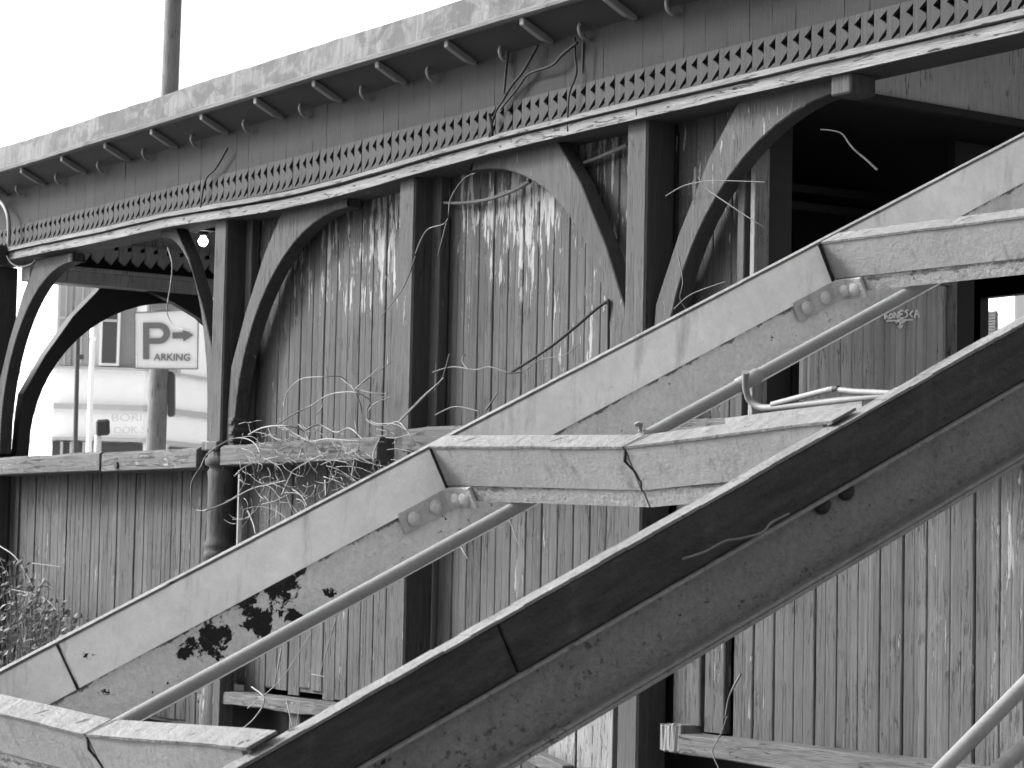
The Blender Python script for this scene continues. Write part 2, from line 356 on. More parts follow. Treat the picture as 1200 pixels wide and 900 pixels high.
# posts
def sides(o, front=-1):      # side faces get a darker flecked paint that puts their shade into the colour
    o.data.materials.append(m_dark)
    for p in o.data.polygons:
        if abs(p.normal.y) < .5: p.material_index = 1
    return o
def post(x0, zlo=.55, zhi=None, w=.125):
    m = MB(); zhi = zhi or ZB+sag(x0)+.01; c = .012
    m.box((x0, 0, zlo), (x0+w, .14, zhi))
    return m
PX = {}
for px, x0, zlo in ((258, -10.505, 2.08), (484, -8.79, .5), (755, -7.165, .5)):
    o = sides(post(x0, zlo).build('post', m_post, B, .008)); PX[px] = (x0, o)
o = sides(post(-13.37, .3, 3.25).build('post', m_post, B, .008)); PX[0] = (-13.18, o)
post(-3.9, .3).build('post', m_post, B, .008)
# turned column carrying the post left of the middle
cx, cy = -10.44, .045
m = MB(); prof = [(.3, .075), (.9, .075), (.9, .066), (1.56, .066), (1.565, .075), (1.585, .078), (1.60, .072), (1.605, .068), (1.62, .076), (1.635, .077), (1.65, .066), (1.68, .063), (1.95, .066), (1.99, .070), (2.0, .062), (2.012, .062), (2.02, .082), (2.05, .084), (2.06, .07), (2.09, .07)]
m.lathe((cx, cy, 0), prof, 28); m.build('turned_column', m_post, B)
m = MB(); m.box((-10.52, -.03, 2.09), (-10.36, .13, 2.135)); m.build('column_cap', m_post, B, .006)
# little scroll block in the shade at the foot of the brace
m = MB(); a = aY(277, 500, .05)
for k, (rz, rw) in enumerate(((.0, .05), (.035, .04), (.05, .05), (.085, .035), (.10, .05))): m.box((a.x-.03, .02, 2.13+rz), (a.x-.03+rw, .12, 2.13+rz+.02))
m.build('brace_foot_block', m_post, B, .004)
# knee braces
def brace(o, ix, flip, top, name='knee_brace', w=1.14, h=1.14, mat=None, straight=1.0, y0=.03, th=.075, along='x', wid=.085):
    outer = [(0, -h), (.012, -h*.78), (.03, -h*.62), (.16, -h*.40), (.33, -h*.17), (.50, 0)]
    inner = [(w, 0), (w, -.05)]
    n = 16
    for i in range(n+1):
        a = pi/2*i/n; inner.append((w-.02-(w-.10)*sin(a)*1.0, -.05-(h-.14)*(1-cos(a))))
    inner += [(.075, -h)]
    poly = outer+inner
    m = MB()
    if along == 'x': pts = [(ix+flip*a, y0, top+b) for a, b in poly]; e = (0, th, 0)
    else: pts = [(ix[0]-th/2, ix[1]+flip*a, top+b) for a, b in poly]; e = (th, 0, 0)
    # slight outline wear
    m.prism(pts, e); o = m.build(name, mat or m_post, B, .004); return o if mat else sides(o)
W0 = .125
brace(None, -10.505+W0, 1, ZB+sag(-9.8), w=1.10, h=1.17)
brace(None, -10.505, -1, ZB-.005, w=.66, h=1.12)
brace(None, -7.165+W0, 1, ZB, w=1.10, h=1.15)
brace(None, -7.165, -1, ZB-.005, w=1.10, h=1.15)
brace(None, -13.37+W0, 1, ZB-.03, w=1.0, h=1.1)
brace(None, -3.9, -1, ZB, w=1.1, h=1.15)
brace(None, (-13.22, .14), 1, 3.165, w=1.06, h=1.07, along='y', th=.09, mat=m_soff)  # this brace is coloured near black to carry its shade
brace(None, (-13.12, 1.42), -1, 3.165, w=.14, h=.34, along='y', th=.06, mat=m_soff)
m = MB(); a = aY(985, 107); m.box((a.x-.03, -.02, 3.19), (a.x+.07, .10, 3.262)); m.build('brace_end_block', m_post, B, .006)
# head beam, in sagging segments: plinth board, ledge board, soffit
def strip(name, x0, x1, prof, mat, sagk=1.0, n=60, jit=.0):
    m = MB(); k = len(prof); vs = []
    for i in range(n+1):
        x = x0+(x1-x0)*i/n; s = sag(x)*sagk
        for (y, z) in prof: vs.append((x, y+random.uniform(-jit, jit), z+s+random.uniform(-jit, jit)))
    fs = [(i*k+a, (i+1)*k+a, (i+1)*k+(a+1) % k, i*k+(a+1) % k) for i in range(n) for a in range(k)]+[tuple(range(k)), tuple(n*k+q for q in reversed(range(k)))]
    m.add(vs, fs); return m.build(name, mat, B)
for (x0, x1) in ((XL, -7.068), (-7.062, XR)):
    strip('head_beam', x0, x1, [(-.032, 3.262), (-.036, 3.300), (-.030, 3.304), (.14, 3.304), (.14, 3.266), (.0, 3.262)], m_head, jit=.0015)
strip('lower_bead', XL, XR, [(-.040, 3.258), (-.042, 3.270), (-.0325, 3.273), (-.031, 3.258)], m_head, jit=.0008)
strip('ledge_board', XL, XR, [(-.052, 3.308), (-.048, 3.318), (-.012, 3.340), (.02, 3.340), (.02, 3.306)], m_beam, .9, jit=.0015)
strip('beam_soffit', XL, XR, [(-.030, 3.2575), (.15, 3.262), (.15, 3.2655), (-.028, 3.2605)], m_post)
# frieze boarding
m = MB(); boards(m, (XL, .0, 0), (1,0,0), (0,-1,0), XR-XL, 3.452, 3.665, pitch=.124, jit=.0006, bead=False, gapp=.0, gd=.0012, wk=0); m.build('frieze_boarding', m_frieze, B, fix=False)
# sawtooth valance
m = MB(); p = .0622; x = XL
def sp(x, z): return z + sag(x)*.7*max(0, min(1, (3.47-z)/.12))
while x < XR:
    j = random.uniform(-.0012, .0012); y = -.004+j; a = x+.0004; b = x+p-.0004
    if True:
        for poly in ([(a,3.458),(a,3.336),(b,3.336),(b,3.360),(b-.036,3.343),(b-.036,3.352),(b,3.386),(b,3.400),(b-.034,3.424),(b-.002,3.446),(b,3.458)],):
            m.prism([(q, y, sp(q, z)) for q, z in poly], (0, .016, 0))
    x += p
m.build('sawtooth_valance', m_teeth, B, fix=True)
m = MB(); m.box((XL, .0135, 3.325), (XR, .03, 3.392)); m.build('valance_backing', m_teeth, B)
m = MB(); m.box((XL, .075, 3.30), (XR, .09, 3.66)); m.build('frieze_backing', m_black, B)  # black board paints in the dark of the hollow behind the holes
# soffit, gutter, lookouts
m = MB(); m.add([(XL-.1,.0,3.663),(XR,.0,3.663),(XR,-.155,3.742),(XL-.1,-.155,3.742),(XL-.1,.0,3.70),(XR,.0,3.70),(XR,-.155,3.76),(XL-.1,-.155,3.76)],
    [(0,1,2,3),(7,6,5,4),(0,3,7,4),(1,5,6,2)]); m.build('eaves_soffit', m_soff, B)
def gut(name, prof, mat, jy, n=90):
    m = MB(); k = len(prof); vs = []; ph = [0]*3
    for i in range(n+1):
        x = XL-.12+(XR-XL+.12)*i/n; wob = .004*sin(x*2.3)+.003*sin(x*5.1+1); wz = .004*sin(x*1.9+2)
        for (y, z, q) in prof: vs.append((x, y+wob+random.uniform(-jy, jy)*q, z+wz*q+random.uniform(-jy, jy)*q))
    fs = [(i*k+a, (i+1)*k+a, (i+1)*k+(a+1) % k, i*k+(a+1) % k) for i in range(n) for a in range(k)]+[tuple(range(k)), tuple(n*k+q for q in reversed(range(k)))]
    m.add(vs, fs); return m.build(name, mat, B)
gut('roof_flashing', [(-.168, 3.762, 0), (-.162, 3.884, 1), (-.150, 3.885, 1), (-.150, 3.762, 0)], m_flash, .0022)
gut('gutter_lip', [(-.166, 3.735, 0), (-.178, 3.74, .3), (-.180, 3.757, .3), (-.168, 3.764, .3), (-.13, 3.762, 0), (-.13, 3.735, 0)], m_lip, .0006)
m = MB(); m.add([(XL-.15,-.15,3.881),(XR,-.15,3.881),(XR,4.2,4.36),(XL-.15,4.2,4.36),(XL-.15,-.13,3.80),(XR,-.13,3.80),(XR,4.2,4.3),(XL-.15,4.2,4.3)],
    [(0,1,2,3),(7,6,5,4),(0,4,5,1),(1,5,6,2),(2,6,7,3),(3,7,4,0)]); m.build('roof', m_roof, B)
K = 15
lx = []
for px, py in ((8,228),(60,215),(112,198),(166,182),(216,170),(272,153),(336,133),(405,112),(478,92),(558,74),(645,50),(745,16)): lx.append(aY(px, py, 0).x)
lx += [lx[-1]+.6*k for k in range(1, 7)]
lx0 = lx[0]; stp = (lx[-7]-lx[0])/11
for i in range(18):
    x = lx0+stp*i
    if x > XR-.05: break
    m = MB(); w = .03
    poly = [(0.0, 3.652), (-.05, 3.660), (-.11, 3.688), (-.150, 3.708), (-.152, 3.738), (0.0, 3.668)]
    m.prism([(x-w/2, a, b) for a, b in poly], (w, 0, 0)); m.build('eaves_lookout', m_brk, B, .003)
    m = MB(); xm = x+stp*.45; pts = [(xm, -.012-.035*sin(a), 3.655-.035*cos(a)+.01) for a in [pi*q/8 for q in range(9)]]
    m.tube(pts, .008, 6); m.build('eaves_hook', m_brk, B)
# end (transverse) frieze and beam on the far left corner, facing into the porch
ye = 1.5
m = MB(); m.box((-13.20, .14, 3.165), (-13.08, ye, 3.245)); m.box((-13.21, .14, 3.245), (-13.06, ye, 3.27)); m.build('end_beam', m_valp, B, .004)
m = MB(); boards(m, (-13.11, ye+1.5, 0), (0,-1,0), (1,0,0), ye+1.4, 3.42, 3.75, pitch=.124, bead=False); m.build('end_frieze', m_valp, B, fix=False)
m = MB(); y = .10
while y < ye+1.4:
    a = y; b = y+.085
    m.prism([(-13.10, q, z) for q, z in [(a,3.43),(a,3.33),(a+.04,3.30),(b,3.36),(b,3.395),(b-.03,3.385),(b-.03,3.41),(b,3.43)]], (.016, 0, 0)); y += .0875
m.build('end_sawtooth', m_valp, B)
m = MB(); m.box((-13.17, .1, 3.27), (-13.15, ye+1.5, 3.76)); m.build('end_backing', m_soff, B)
m = MB(); m.box((-13.2, 1.42, .3), (-13.07, 1.55, 3.25)); o = m.build('end_post', m_trim, B, .005)
m = MB(); m.box((-13.2, .14, 2.02), (-13.05, 1.42, 2.10)); m.box((-13.16, .14, .4), (-13.12, 1.42, 2.02)); m.build('end_half_wall', m_lower, B)
# porch ceiling, far and right
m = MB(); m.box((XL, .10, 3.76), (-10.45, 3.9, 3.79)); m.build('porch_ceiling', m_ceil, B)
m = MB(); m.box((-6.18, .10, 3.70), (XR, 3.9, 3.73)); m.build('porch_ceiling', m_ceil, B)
# cross valance panel at right porch
m = MB(); boards(m, (-6.12, 2.6, 0), (0,-1,0), (1,0,0), 2.44, 3.255, 3.70, pitch=.45, bead=False, jit=.0003, wk=0); m.build('porch_cross_panel', m_canopy, B, fix=False)
m = MB(); m.box((-6.14, .16, 3.225), (-6.10, 2.6, 3.253)); m.build('cross_panel_bead', m_soff, B)
# enclosed room shell (dark inside)
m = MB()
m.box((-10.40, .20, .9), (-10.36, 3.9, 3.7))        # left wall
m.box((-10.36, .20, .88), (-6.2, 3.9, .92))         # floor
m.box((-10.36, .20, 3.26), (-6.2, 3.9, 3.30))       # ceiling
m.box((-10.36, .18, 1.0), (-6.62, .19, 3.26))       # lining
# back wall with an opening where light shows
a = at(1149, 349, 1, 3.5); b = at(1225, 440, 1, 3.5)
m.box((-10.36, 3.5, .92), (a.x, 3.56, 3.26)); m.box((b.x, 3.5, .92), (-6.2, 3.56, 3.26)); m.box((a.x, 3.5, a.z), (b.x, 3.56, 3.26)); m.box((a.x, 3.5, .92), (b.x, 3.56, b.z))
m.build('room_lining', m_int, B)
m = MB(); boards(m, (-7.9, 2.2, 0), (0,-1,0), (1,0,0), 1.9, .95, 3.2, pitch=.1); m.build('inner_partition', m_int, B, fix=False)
# right side wall of the room, boards and graffiti
def aX(px, py, x): return at(px, py, 0, x)
gx = -6.45; g0 = aX(943, 440, gx); g1 = aX(1111, 340, gx)
ztop = aX(1100, 334, gx).z
m = MB(); boards(m, (gx, g1.y, 0), (0,-1,0), (1,0,0), g1.y-g0.y, .95, ztop, pitch=SP, bead=False, jit=.001, gapp=.3); sw = m.build('side_wall', m_graf, B, fix=False)
m = MB(); m.box((gx-.02, g0.y, ztop), (gx+.015, g1.y+.0, ztop+.02)); m.box((gx-.02, g1.y, .95), (gx+.02, g1.y+.03, ztop+.03)); m.build('side_wall_trim', m_trim, B, .002)
m = MB(); m.box((gx-.04, g1.y+.032, .95), (gx, g1.y+.14, 3.22)); m.box((gx-.05, g1.y+.14, 2.78), (gx+.0, 3.4, 3.22)); m.build('door_frame', m_int, B)
# inside door outline
m = MB(); a0 = aX(905, 330, -6.9); 
for q in ((905, 218), (918, 240)):
    A_ = dp(q[0], q[1], 9.2); Bq = dp(q[0], 400, 9.2); C_ = dp(q[0]+130, q[1]+14, 9.6); m.bar(A_, Bq, .03, .03, Vector((0,1,0))); m.bar(A_, C_, .03, .03)
m.build('inner_door_frame', flat('inner_trim', .006), B)
G = [[(0,0),(0,16)],[(0,1),(5,0),(6,5),(1,8),(7,16)],[(11,7),(8,11),(10,15),(14,12),(12,7)],[(17,15),(17,5),(23,15),(24,4)],[(33,3),(27,4),(27,15),(34,14)],[(27,9),(32,8)],
     [(42,2),(37,4),(41,9),(36,14)],[(51,3),(46,8),(50,13)],[(54,15),(58,2),(62,14)],[(55,9),(61,9)],[(24,-14),(22,-3)],[(18,-9),(24,-14),(29,-8)],[(20,22),(24,19),(30,22),(38,18)],[(27,20),(28,30),(24,27)],[(28,30),(32,25)],[(4,19),(50,17)]]
m = MB()
for s_ in G:
    pts = [aX(1037+q[0]*.64, 362+q[1]*.75, gx+.008) for q in s_]; m.tube(sm(pts, 4) if len(pts) > 2 else pts, .0042, 5)
o = m.build('graffiti', flat('white_spray', .7, .6, .02), sw)
# base sill timbers
def hbar(name, p0, p1, y0, y1, z0, z1, mat=m_sill):
    m = MB(); n = 14; vs = []
    for i in range(n+1):
        x = p0+(p1-p0)*i/n; r = lambda: random.uniform(-.006, .006)
        vs += [(x, y0+r(), z0+r()), (x, y0+r(), z1+r()), (x, y1, z1), (x, y1, z0)]
    m.add(vs, [(i*4+a, (i+1)*4+a, (i+1)*4+(a+1) % 4, i*4+(a+1) % 4) for i in range(n) for a in range(4)]+[(0,1,2,3), tuple(n*4+q for q in (3,2,1,0))]); return m.build(name, mat, B, .004)
hbar('sill_timber', -6.83, XR, .02, .16, .895, .972)
hbar('sill_timber', -6.96, -6.84, .04, .16, .90, 1.0, m_trim)
hbar('sill_timber', -10.35, -9.25, .02, .14, .865, .925)
hbar('sill_timber', -10.55, -10.36, .0, .1, .86, .90)
hbar('foot_timber', -10.7, -8.7, .25, .4, .5, .62)
for lo, hi in (((-10.55,.03,.4),(-10.49,.10,1.3)),((-10.38,.0,.3),(-10.31,.08,1.05)),((-9.72,.05,.4),(-9.62,.12,.87)),((-9.48,.05,.4),(-9.38,.12,.87))):
    m = MB(); m.box(lo, hi); m.build('foot_stud', m_lower, B, .003)
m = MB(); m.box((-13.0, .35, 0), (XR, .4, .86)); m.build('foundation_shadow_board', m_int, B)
for a, b in ((-13.2, -10.45), (-6.2, XR)):
    m = MB(); m.box((a, .4, .80), (b, 3.9, .86)); m.build('platform_floor', m_ceil, B)

# ------------------------------------------------------------------ left edge conduit, branches, lamp
c = thing('wall_conduit', aY(5, 290, -.06), 'thin pale curved cable conduit on the frieze at the left edge of the building', 'conduit')
m = MB(); m.tube(sm([aY(-8, 234, -.06), aY(2, 238, -.06), aY(9, 252, -.06), aY(10.5, 270, -.06), aY(10, 286, -.06)]), .012, 8); m.build('tube', m_pipe, c)
m = MB(); a = aY(3, 300, -.06); m.box((a.x-.08, -.11, a.z-.06), (a.x+.045, -.045, a.z+.06)); m.build('junction_box', m_soff, c, .01)
m = MB(); m.tube(sm([aY(8, 300, -.07), aY(14, 309, -.07), (aY(25, 313, -.07)), aY(36, 310, -.07), aY(42, 305, -.07)]), .005, 6); m.build('cable', m_soff, c)
L = thing('porch_lamp', aY(238, 262, .25), 'small bare glowing bulb hanging in its dark socket under the head beam', 'lamp')
a = aY(238, 283, .25)
m = MB(); m.lathe((a.x, a.y, a.z-.032), [(0.006,.004),(.011,.014),(.020,.022),(.032,.026),(.044,.023),(.054,.015),(.062,.011)], 16); m.build('bulb', m_bulb, L)
m = MB(); m.lathe((a.x, a.y, a.z+.03), [(0,.02),(.01,.028),(.04,.026),(.05,.015),(.09,.012),(.20,.012)], 14); m.box((a.x-.06, a.y-.04, a.z+.05), (a.x+.07, a.y+.04, a.z+.13)); m.build('socket', m_soff, L)
for lab, pts, y in (('weathered grey pipe sloping under the beam beside the middle bay brace', [(520,238),(545,238),(575,232),(605,221),(622,212)], .11),
               ('short grey pipe sloping under the beam left of the tall post with two braces', [(682,192),(700,184),(736,171)], .11)):
    m = MB(); m.tube(sm([aY(q[0]+random.uniform(-1,1), q[1]+random.uniform(-1.5,1.5), y) for q in pts]), .0065, 7, .010); tag(m.build('wall_pipe', m_vmid), lab, 'pipe')

# ------------------------------------------------------------------ steel stair frame
T = thing('steel_stair_frame', st(-3.0, .6, -1.0), 'steel footbridge stair frame of two sloping stringers and cross beams with flaking cream paint', 'stair frame')
def sbox(mb, u0, u1, x0, x1, w0, w1): mb.box((u0, x0, w0), (u1, x1, w1), stfr)
UL, UR = -3.3, 2.7
# far stringer
fs_ = thing_dummy = None
m = MB(); sbox(m, UL, UR, -.012, -.004, -.205, -.075); sbox(m, UL, UR, -.012, .045, -.209, -.2035)
far = m.build('stringer', m_creamweb, T, .0015); far['label'] = 'cream far stringer with peeled rust patches'
m = MB(); e = .0012
for a, b in ((UL, -1.131), (-1.129, -.882), (-.878, -.002), (.001, 1.058), (1.061, UR)):
    sbox(m, a+e, b-e, -.003, .005, -.100, -.0012)
m.build('upper_angle', m_cream, far, .0015)
m = MB(); n = 90
for i in range(n):
    a = UL+(UR-UL)*i/n; b = UL+(UR-UL)*(i+1)/n; j = random.uniform(-.0015, .0015)
    sbox(m, a, b, -.014, .0075+j, .0, .005)
m.build('top_flange', m_edge, far)
# near stringer
XN = 1.23
m = MB(); sbox(m, UL, UR, XN-.012, XN, -.208, -.01); near = m.build('stringer', m_nweb, T, .001); near['label'] = 'dark near stringer, black upper band over grey pebbled web'
m = MB()
for a, b in ((UL, -.702), (-.698, UR)): sbox(m, a, b, XN+.001, XN+.026, -.088, -.001)
m.build('upper_band', m_nband, near, .002)
m = MB(); sbox(m, UL, UR, XN+.001, XN+.034, -.0945, -.0895); m.build('ledge_strip', m_nweb, near, .001)
m = MB(); sbox(m, UL, UR, XN+.001, XN+.045, -.212, -.2045); sbox(m, UL, UR, XN+.038, XN+.045, -.2035, -.198); m.build('bottom_flange', m_nweb, near, .001)
m = MB(); n = 120
for i in range(n):
    a = UL+(UR-UL)*i/n; b = UL+(UR-UL)*(i+1)/n; j = random.uniform(-.002, .002); k = random.uniform(0, .0018)
    sbox(m, a, b, XN-.006+j*.7, XN+.029+j, .0+.0002, .0045+k)
m.build('top_flange', m_edge, near)
for (u, w) in ((-.02, -.107), (-.072, -.107), (-1.15, -.12), (1.02, -.107), (1.07, -.107)):
    m = MB(); m.lathe(st(u, XN, w), [(0, .017), (.005, .0168), (.011, .013), (.017, .007), (.018, .001)], 14, X); m.build('rivet', m_nband, near)
# cross beams with a dip along the line of the crack
for u_ in (-.88, 0.0, 1.0595, -1.130):
    m = MB(); sbox(m, u_-.0016, u_+.0012, -.0035, .0056, -.101, -.0008)
    if u_ > -.5 or u_ < -1: sbox(m, u_-.0085, u_-.0035, .0052, .0085, -.092, -.001)
    m.build('corner_seam', m_slot, far)
def xbeam(u, dips, slots, lab, tail=False):
    nodes = dips
    def wz(x):
        for (x0, w0), (x1, w1) in zip(nodes, nodes[1:]):
            if x <= x1: return w0+(w1-w0)*(x-x0)/(x1-x0)
        return nodes[-1][1]
    up_, lo_, fl_ = MB(), MB(), MB()
    for (x0, w0), (x1, w1) in zip(nodes, nodes[1:]):
        n = 8
        for i in range(n):
            a = x0+(x1-x0)*i/n; b = x0+(x1-x0)*(i+1)/n
            if i == n-1 and abs(x1-.66) < .03: b -= .005
            for mb, ua, ub, wa, wb, q in ((up_, u-.004, u+.004, -.087, -.0012, 0), (lo_, u-.001, u+.009, -.124, -.08, 0), (fl_, u-.0065, u+.046, 0, .005, 1)):
                ja = random.uniform(-.001, .001)*q
                vs = []; b2 = b+.028 if (q and i == n-1 and (x1, w1) == nodes[-1]) else b
                for xx in (a, b2):
                    z = wz(xx)
                    vs += [st(ua+ja, xx, z+wa), st(ub, xx, z+wa), st(ub, xx, z+wb), st(ua+ja, xx, z+wb)]
                mb.add(vs, [(0,1,2,3),(7,6,5,4),(0,4,5,1),(1,5,6,2),(2,6,7,3),(3,7,4,0)])
    bo = up_.build('cross_beam', m_beamst, T); bo['label'] = lab
    lo_.build('lower_plate', m_beamlow, bo); fl_.build('top_flange', m_edge, bo)
    m = MB()
    for xs in slots:
        z = wz(xs)+.0052; m = MB(); m.add([st(u+.012, xs-.006, z), st(u+.016, xs+.006, z), st(u+.034, xs+.02, z), st(u+.030, xs+.008, z)], [(0,1,2,3)]); m.build('bolt_slot', m_slot, bo)  # dark quad on the flange paints the shade inside an open slot
    return bo
E0 = XN-.014
bB = xbeam(0.0, [(.006, 0), (.66, -.020), (E0, .011)], (.10, .40, .88, 1.0), 'middle cross beam dipping at a cracked joint')
bA = xbeam(-1.13, [(.006, .016), (.66, -.010), (E0, .016)], (.42, .58, .82, 1.02), 'lowest cross beam, cracked at its dip')
bC = xbeam(1.065, [(.006, -.002), (.69, -.008), (E0, .01)], (.12, .42, .9), 'highest cross beam at the right edge')
xbeam(-2.2, [(.006, 0), (.69, -.01), (E0, .01)], (), 'cross beam below the picture'); xbeam(2.13, [(.006, 0), (.69, -.01), (E0, .01)], (), 'cross beam near the top landing')
# cracks
def crack(u, parent, zk):
    m = MB(); x0 = .655
    m.tube([st(u-.004, x0+.002, zk-.004), st(u-.005, x0-.012, zk-.025), st(u-.005, x0+.004, zk-.045), st(u-.004, x0+.010, zk-.07), st(u-.003, x0, zk-.09)], .0035, 6, .0015)
    m.build('crack', m_slot, parent)
    m = MB(); m.add([st(u-.007, x0-.002, zk+.0058), st(u-.007, x0+.010, zk+.0058), st(u+.046, x0+.035, zk+.0062), st(u+.046, x0+.018, zk+.0062)], [(0,1,2,3)]); m.build('rusted_gap', m_slot, parent)
crack(0.0, bB, -.020); crack(-1.13, bA, -.010)
# splice plates at the corners
for u0_, bo in ((0.0, bB), (1.065, bC), (-1.13, bA)):
    m = MB(); w0, w1 = -.140, -.092
    m.add([st(u0_-.13, .006, w0), st(u0_-.012, .006, w0), st(u0_-.012, .006, w1), st(u0_-.13, .006, w1), st(u0_-.13, .0, w0), st(u0_-.012, .0, w0), st(u0_-.012, .0, w1), st(u0_-.13, .0, w1)],
          [(0,1,2,3),(7,6,5,4),(0,4,5,1),(1,5,6,2),(2,6,7,3),(3,7,4,0)])
    m.add([st(u0_-.02, .006, w0), st(u0_-.0105, .02, w0), st(u0_-.0105, .02, w1), st(u0_-.02, .006, w1), st(u0_-.0105, .092, w0), st(u0_-.0105, .092, w1), st(u0_-.002, .092, w0), st(u0_-.002, .092, w1), st(u0_-.002, .006, w0), st(u0_-.002, .006, w1)],
          [(0,1,2,3),(1,4,5,2),(4,6,7,5),(3,2,5,7,9),(0,8,6,4,1),(8,9,7,6),(0,3,9,8)])
    pl = m.build('splice_plate', m_plate, T, .0015)
    for uu in (-.10, -.045):
        m = MB(); m.lathe(st(u0_+uu, .006, -.118), [(0, .0165), (.004, .016), (.009, .012), (.012, .006), (.013, .001)], 14, X); m.build('bolt_head', m_bolt, pl)
    for xx in (.034, .064):
        m = MB(); m.lathe(st(u0_-.0105, xx, -.118), [(0, .0155), (.004, .015), (.009, .011), (.012, .005), (.013, .001)], 14, -U.cross(X).cross(X).normalized() if False else -(N.cross(X)).normalized()*-1 if False else Vector((0, -cos(TH), -sin(TH)))); m.build('bolt_head', m_bolt, pl)
# conduit running under the cross beams
m = MB(); xw = [(.20, -.147)]
m.tube([st(UL, .20, -.147), st(-1.6, .20, -.147), st(-.9, .20, -.147), st(-.3, .20, -.148), st(.3, .2, -.147), st(.9, .2, -.147), st(UR, .2, -.147)], .0138, 14); cnd = m.build('conduit', m_pipe, T)
m = MB(); q = st(.62, .2, -.147); m.lathe(q-U*.03, [(0, .014), (.002, .0165), (.055, .0165), (.06, .014)], 14, U); m.build('conduit_coupling', m_pipe, cnd); m = MB(); q = st(.335, .2, -.147); m.lathe(q, [(0, .0165), (.012, .0165)], 14, U); m.tube([q+N*.015, q+N*.03+U*.01], .004, 6); m.lathe(q+N*.028, [(0,.006),(.008,.006)], 8, N)
m.build('conduit_coupling', m_pipe, cnd)
# small pale conduits lying on the back of the middle cross beam
def pu(px, py, u=.14): return plane_u(px, py, u)
m = MB(); m.tube(sm([pu(874, 436), pu(874, 452), pu(877, 466), pu(886, 475), pu(900, 478), pu(940, 474), pu(985, 469), pu(1040, 463)]), .0065, 8); m.tube([pu(905, 474), pu(974, 456)], .0055, 8); m.tube([pu(974, 456), pu(1000, 459), pu(1045, 461)], .0055, 8)
m.build('small_conduit', m_pipe, cnd)
m = MB(); m.lathe(pu(977, 456), [(0, .006), (.012, .006)], 8, X); m.build('conduit_plug', m_slot, cnd)
m = MB()   # bent ragged plates behind beam B at right
m.add([pu(750, 513, .08), pu(850, 497, .09), pu(930, 486, .09), pu(1010, 474, .1), pu(1010, 486, .085), pu(930, 492, .085), pu(850, 503, .085), pu(760, 518, .08)], [(0,1,6,7),(1,2,5,6),(2,3,4,5)])
m.add([pu(850, 490, .12), pu(925, 480, .12), pu(1010, 470, .13), pu(1010, 476, .1), pu(925, 487, .1), pu(850, 498, .1)], [(0,1,4,5),(1,2,3,4)])
o = m.build('bent_gusset', m_edge, bB); s_ = o.modifiers.new('s', 'SOLIDIFY'); s_.thickness = .004
# supporting column near the upper end, past the frame edge
for xx in (-.02, XN-.03): p_ = st(2.6, xx, -.2); m = MB(); m.box((p_.x-.05, p_.y-.05, 0), (p_.x+.05, p_.y+.05, p_.z-.005)); m.build('support_column', m_cream, T)
# thin twig lying on the dark stringer
v_ = MB()
def pn(px, py): return plane_x(px, py, XN+.05)
v_.tube(sm([pn(800, 655), pn(825, 647), pn(850, 634), pn(868, 631), pn(893, 624), pn(905, 612), pn(925, 602)]), .0022, 5); tag(v_.build('dry_twig', m_vmid), 'thin grey twig lying along the dark near stringer', 'twig')

# handrail, bottom right
H = thing('handrail', dp(1150, 1000, 6.0), 'round pale steel handrail with two parallel sloping pipes at the bottom right corner', 'handrail')
for p_, q_ in (((1045, 962, 6.0), (1260, 742, 6.6)), ((1095, 970, 6.0), (1300, 785, 6.6))):
    m = MB(); m.tube([dp(*p_), dp(*q_)], .0215, 16); m.build('rail_pipe', m_pipe, H)
m = MB(); a = dp(1045, 962, 6.0); b = dp(1095, 970, 6.0); m.tube([a, (a.x, a.y, 0)], .022, 12); m.tube([b, (b.x, b.y, 0)], .022, 12); m.build('handrail_post', m_pipe, H)

# ------------------------------------------------------------------ street behind
P_ = thing('utility_pole', (dp(184, 520, 26.3).x, dp(184, 520, 26.3).y, 0), 'tall weathered utility pole that rises behind the roof and carries the parking sign', 'pole')
a = dp(184.5, 480, 26.3); b = dp(205.5, -60, 26.3); d_ = (b-a); base = a-d_*(a.z/d_.z)
m = MB(); m.tube([base, a, b, b+d_*.3], .123, 20, .075); m.build('pole_shaft', m_up, P_)
m = MB(); m.bar(b+d_*.25-Vector((.6,.4,0)), b+d_*.25+Vector((.6,.4,0)), .09, .11); m.build('crossarm', m_up, P_)
for lab, pts in (('faint thin overhead wire crossing the sky right of the utility pole', ((215, -12), (272, 37), (420, 150))),):
    m = MB(); m.tube([dp(q[0], q[1], 40) for q in pts], .006, 5); tag(m.build('overhead_wire', flat('wire', .45)), lab, 'wire')
SG = thing('parking_sign', dp(184, 433, 26), 'square white parking sign with grey lettering and right arrow fixed to the utility pole', 'sign')
DS = 26.0
def quadbox(mb, pxs, d, th=.04):
    ps = [dp(x, y, d) for x, y in pxs]; mb.prism(ps, fw*th)
m = MB(); quadbox(m, [(157, 366), (233, 362), (232, 433), (159, 432)], DS, .08); sp_ = m.build('sign_panel', m_sign, SG, .01)
m = MB()
for a, b in (((157.5,366.5),(232.5,362.5)),((232.5,362.5),(231.5,432.5)),((231.5,432.5),(159,431.5)),((159,431.5),(157.5,366.5))): m.bar(dp(*a, DS-.012), dp(*b, DS-.012), .012, .012, fw)
m.build('sign_border', m_pole, sp_)
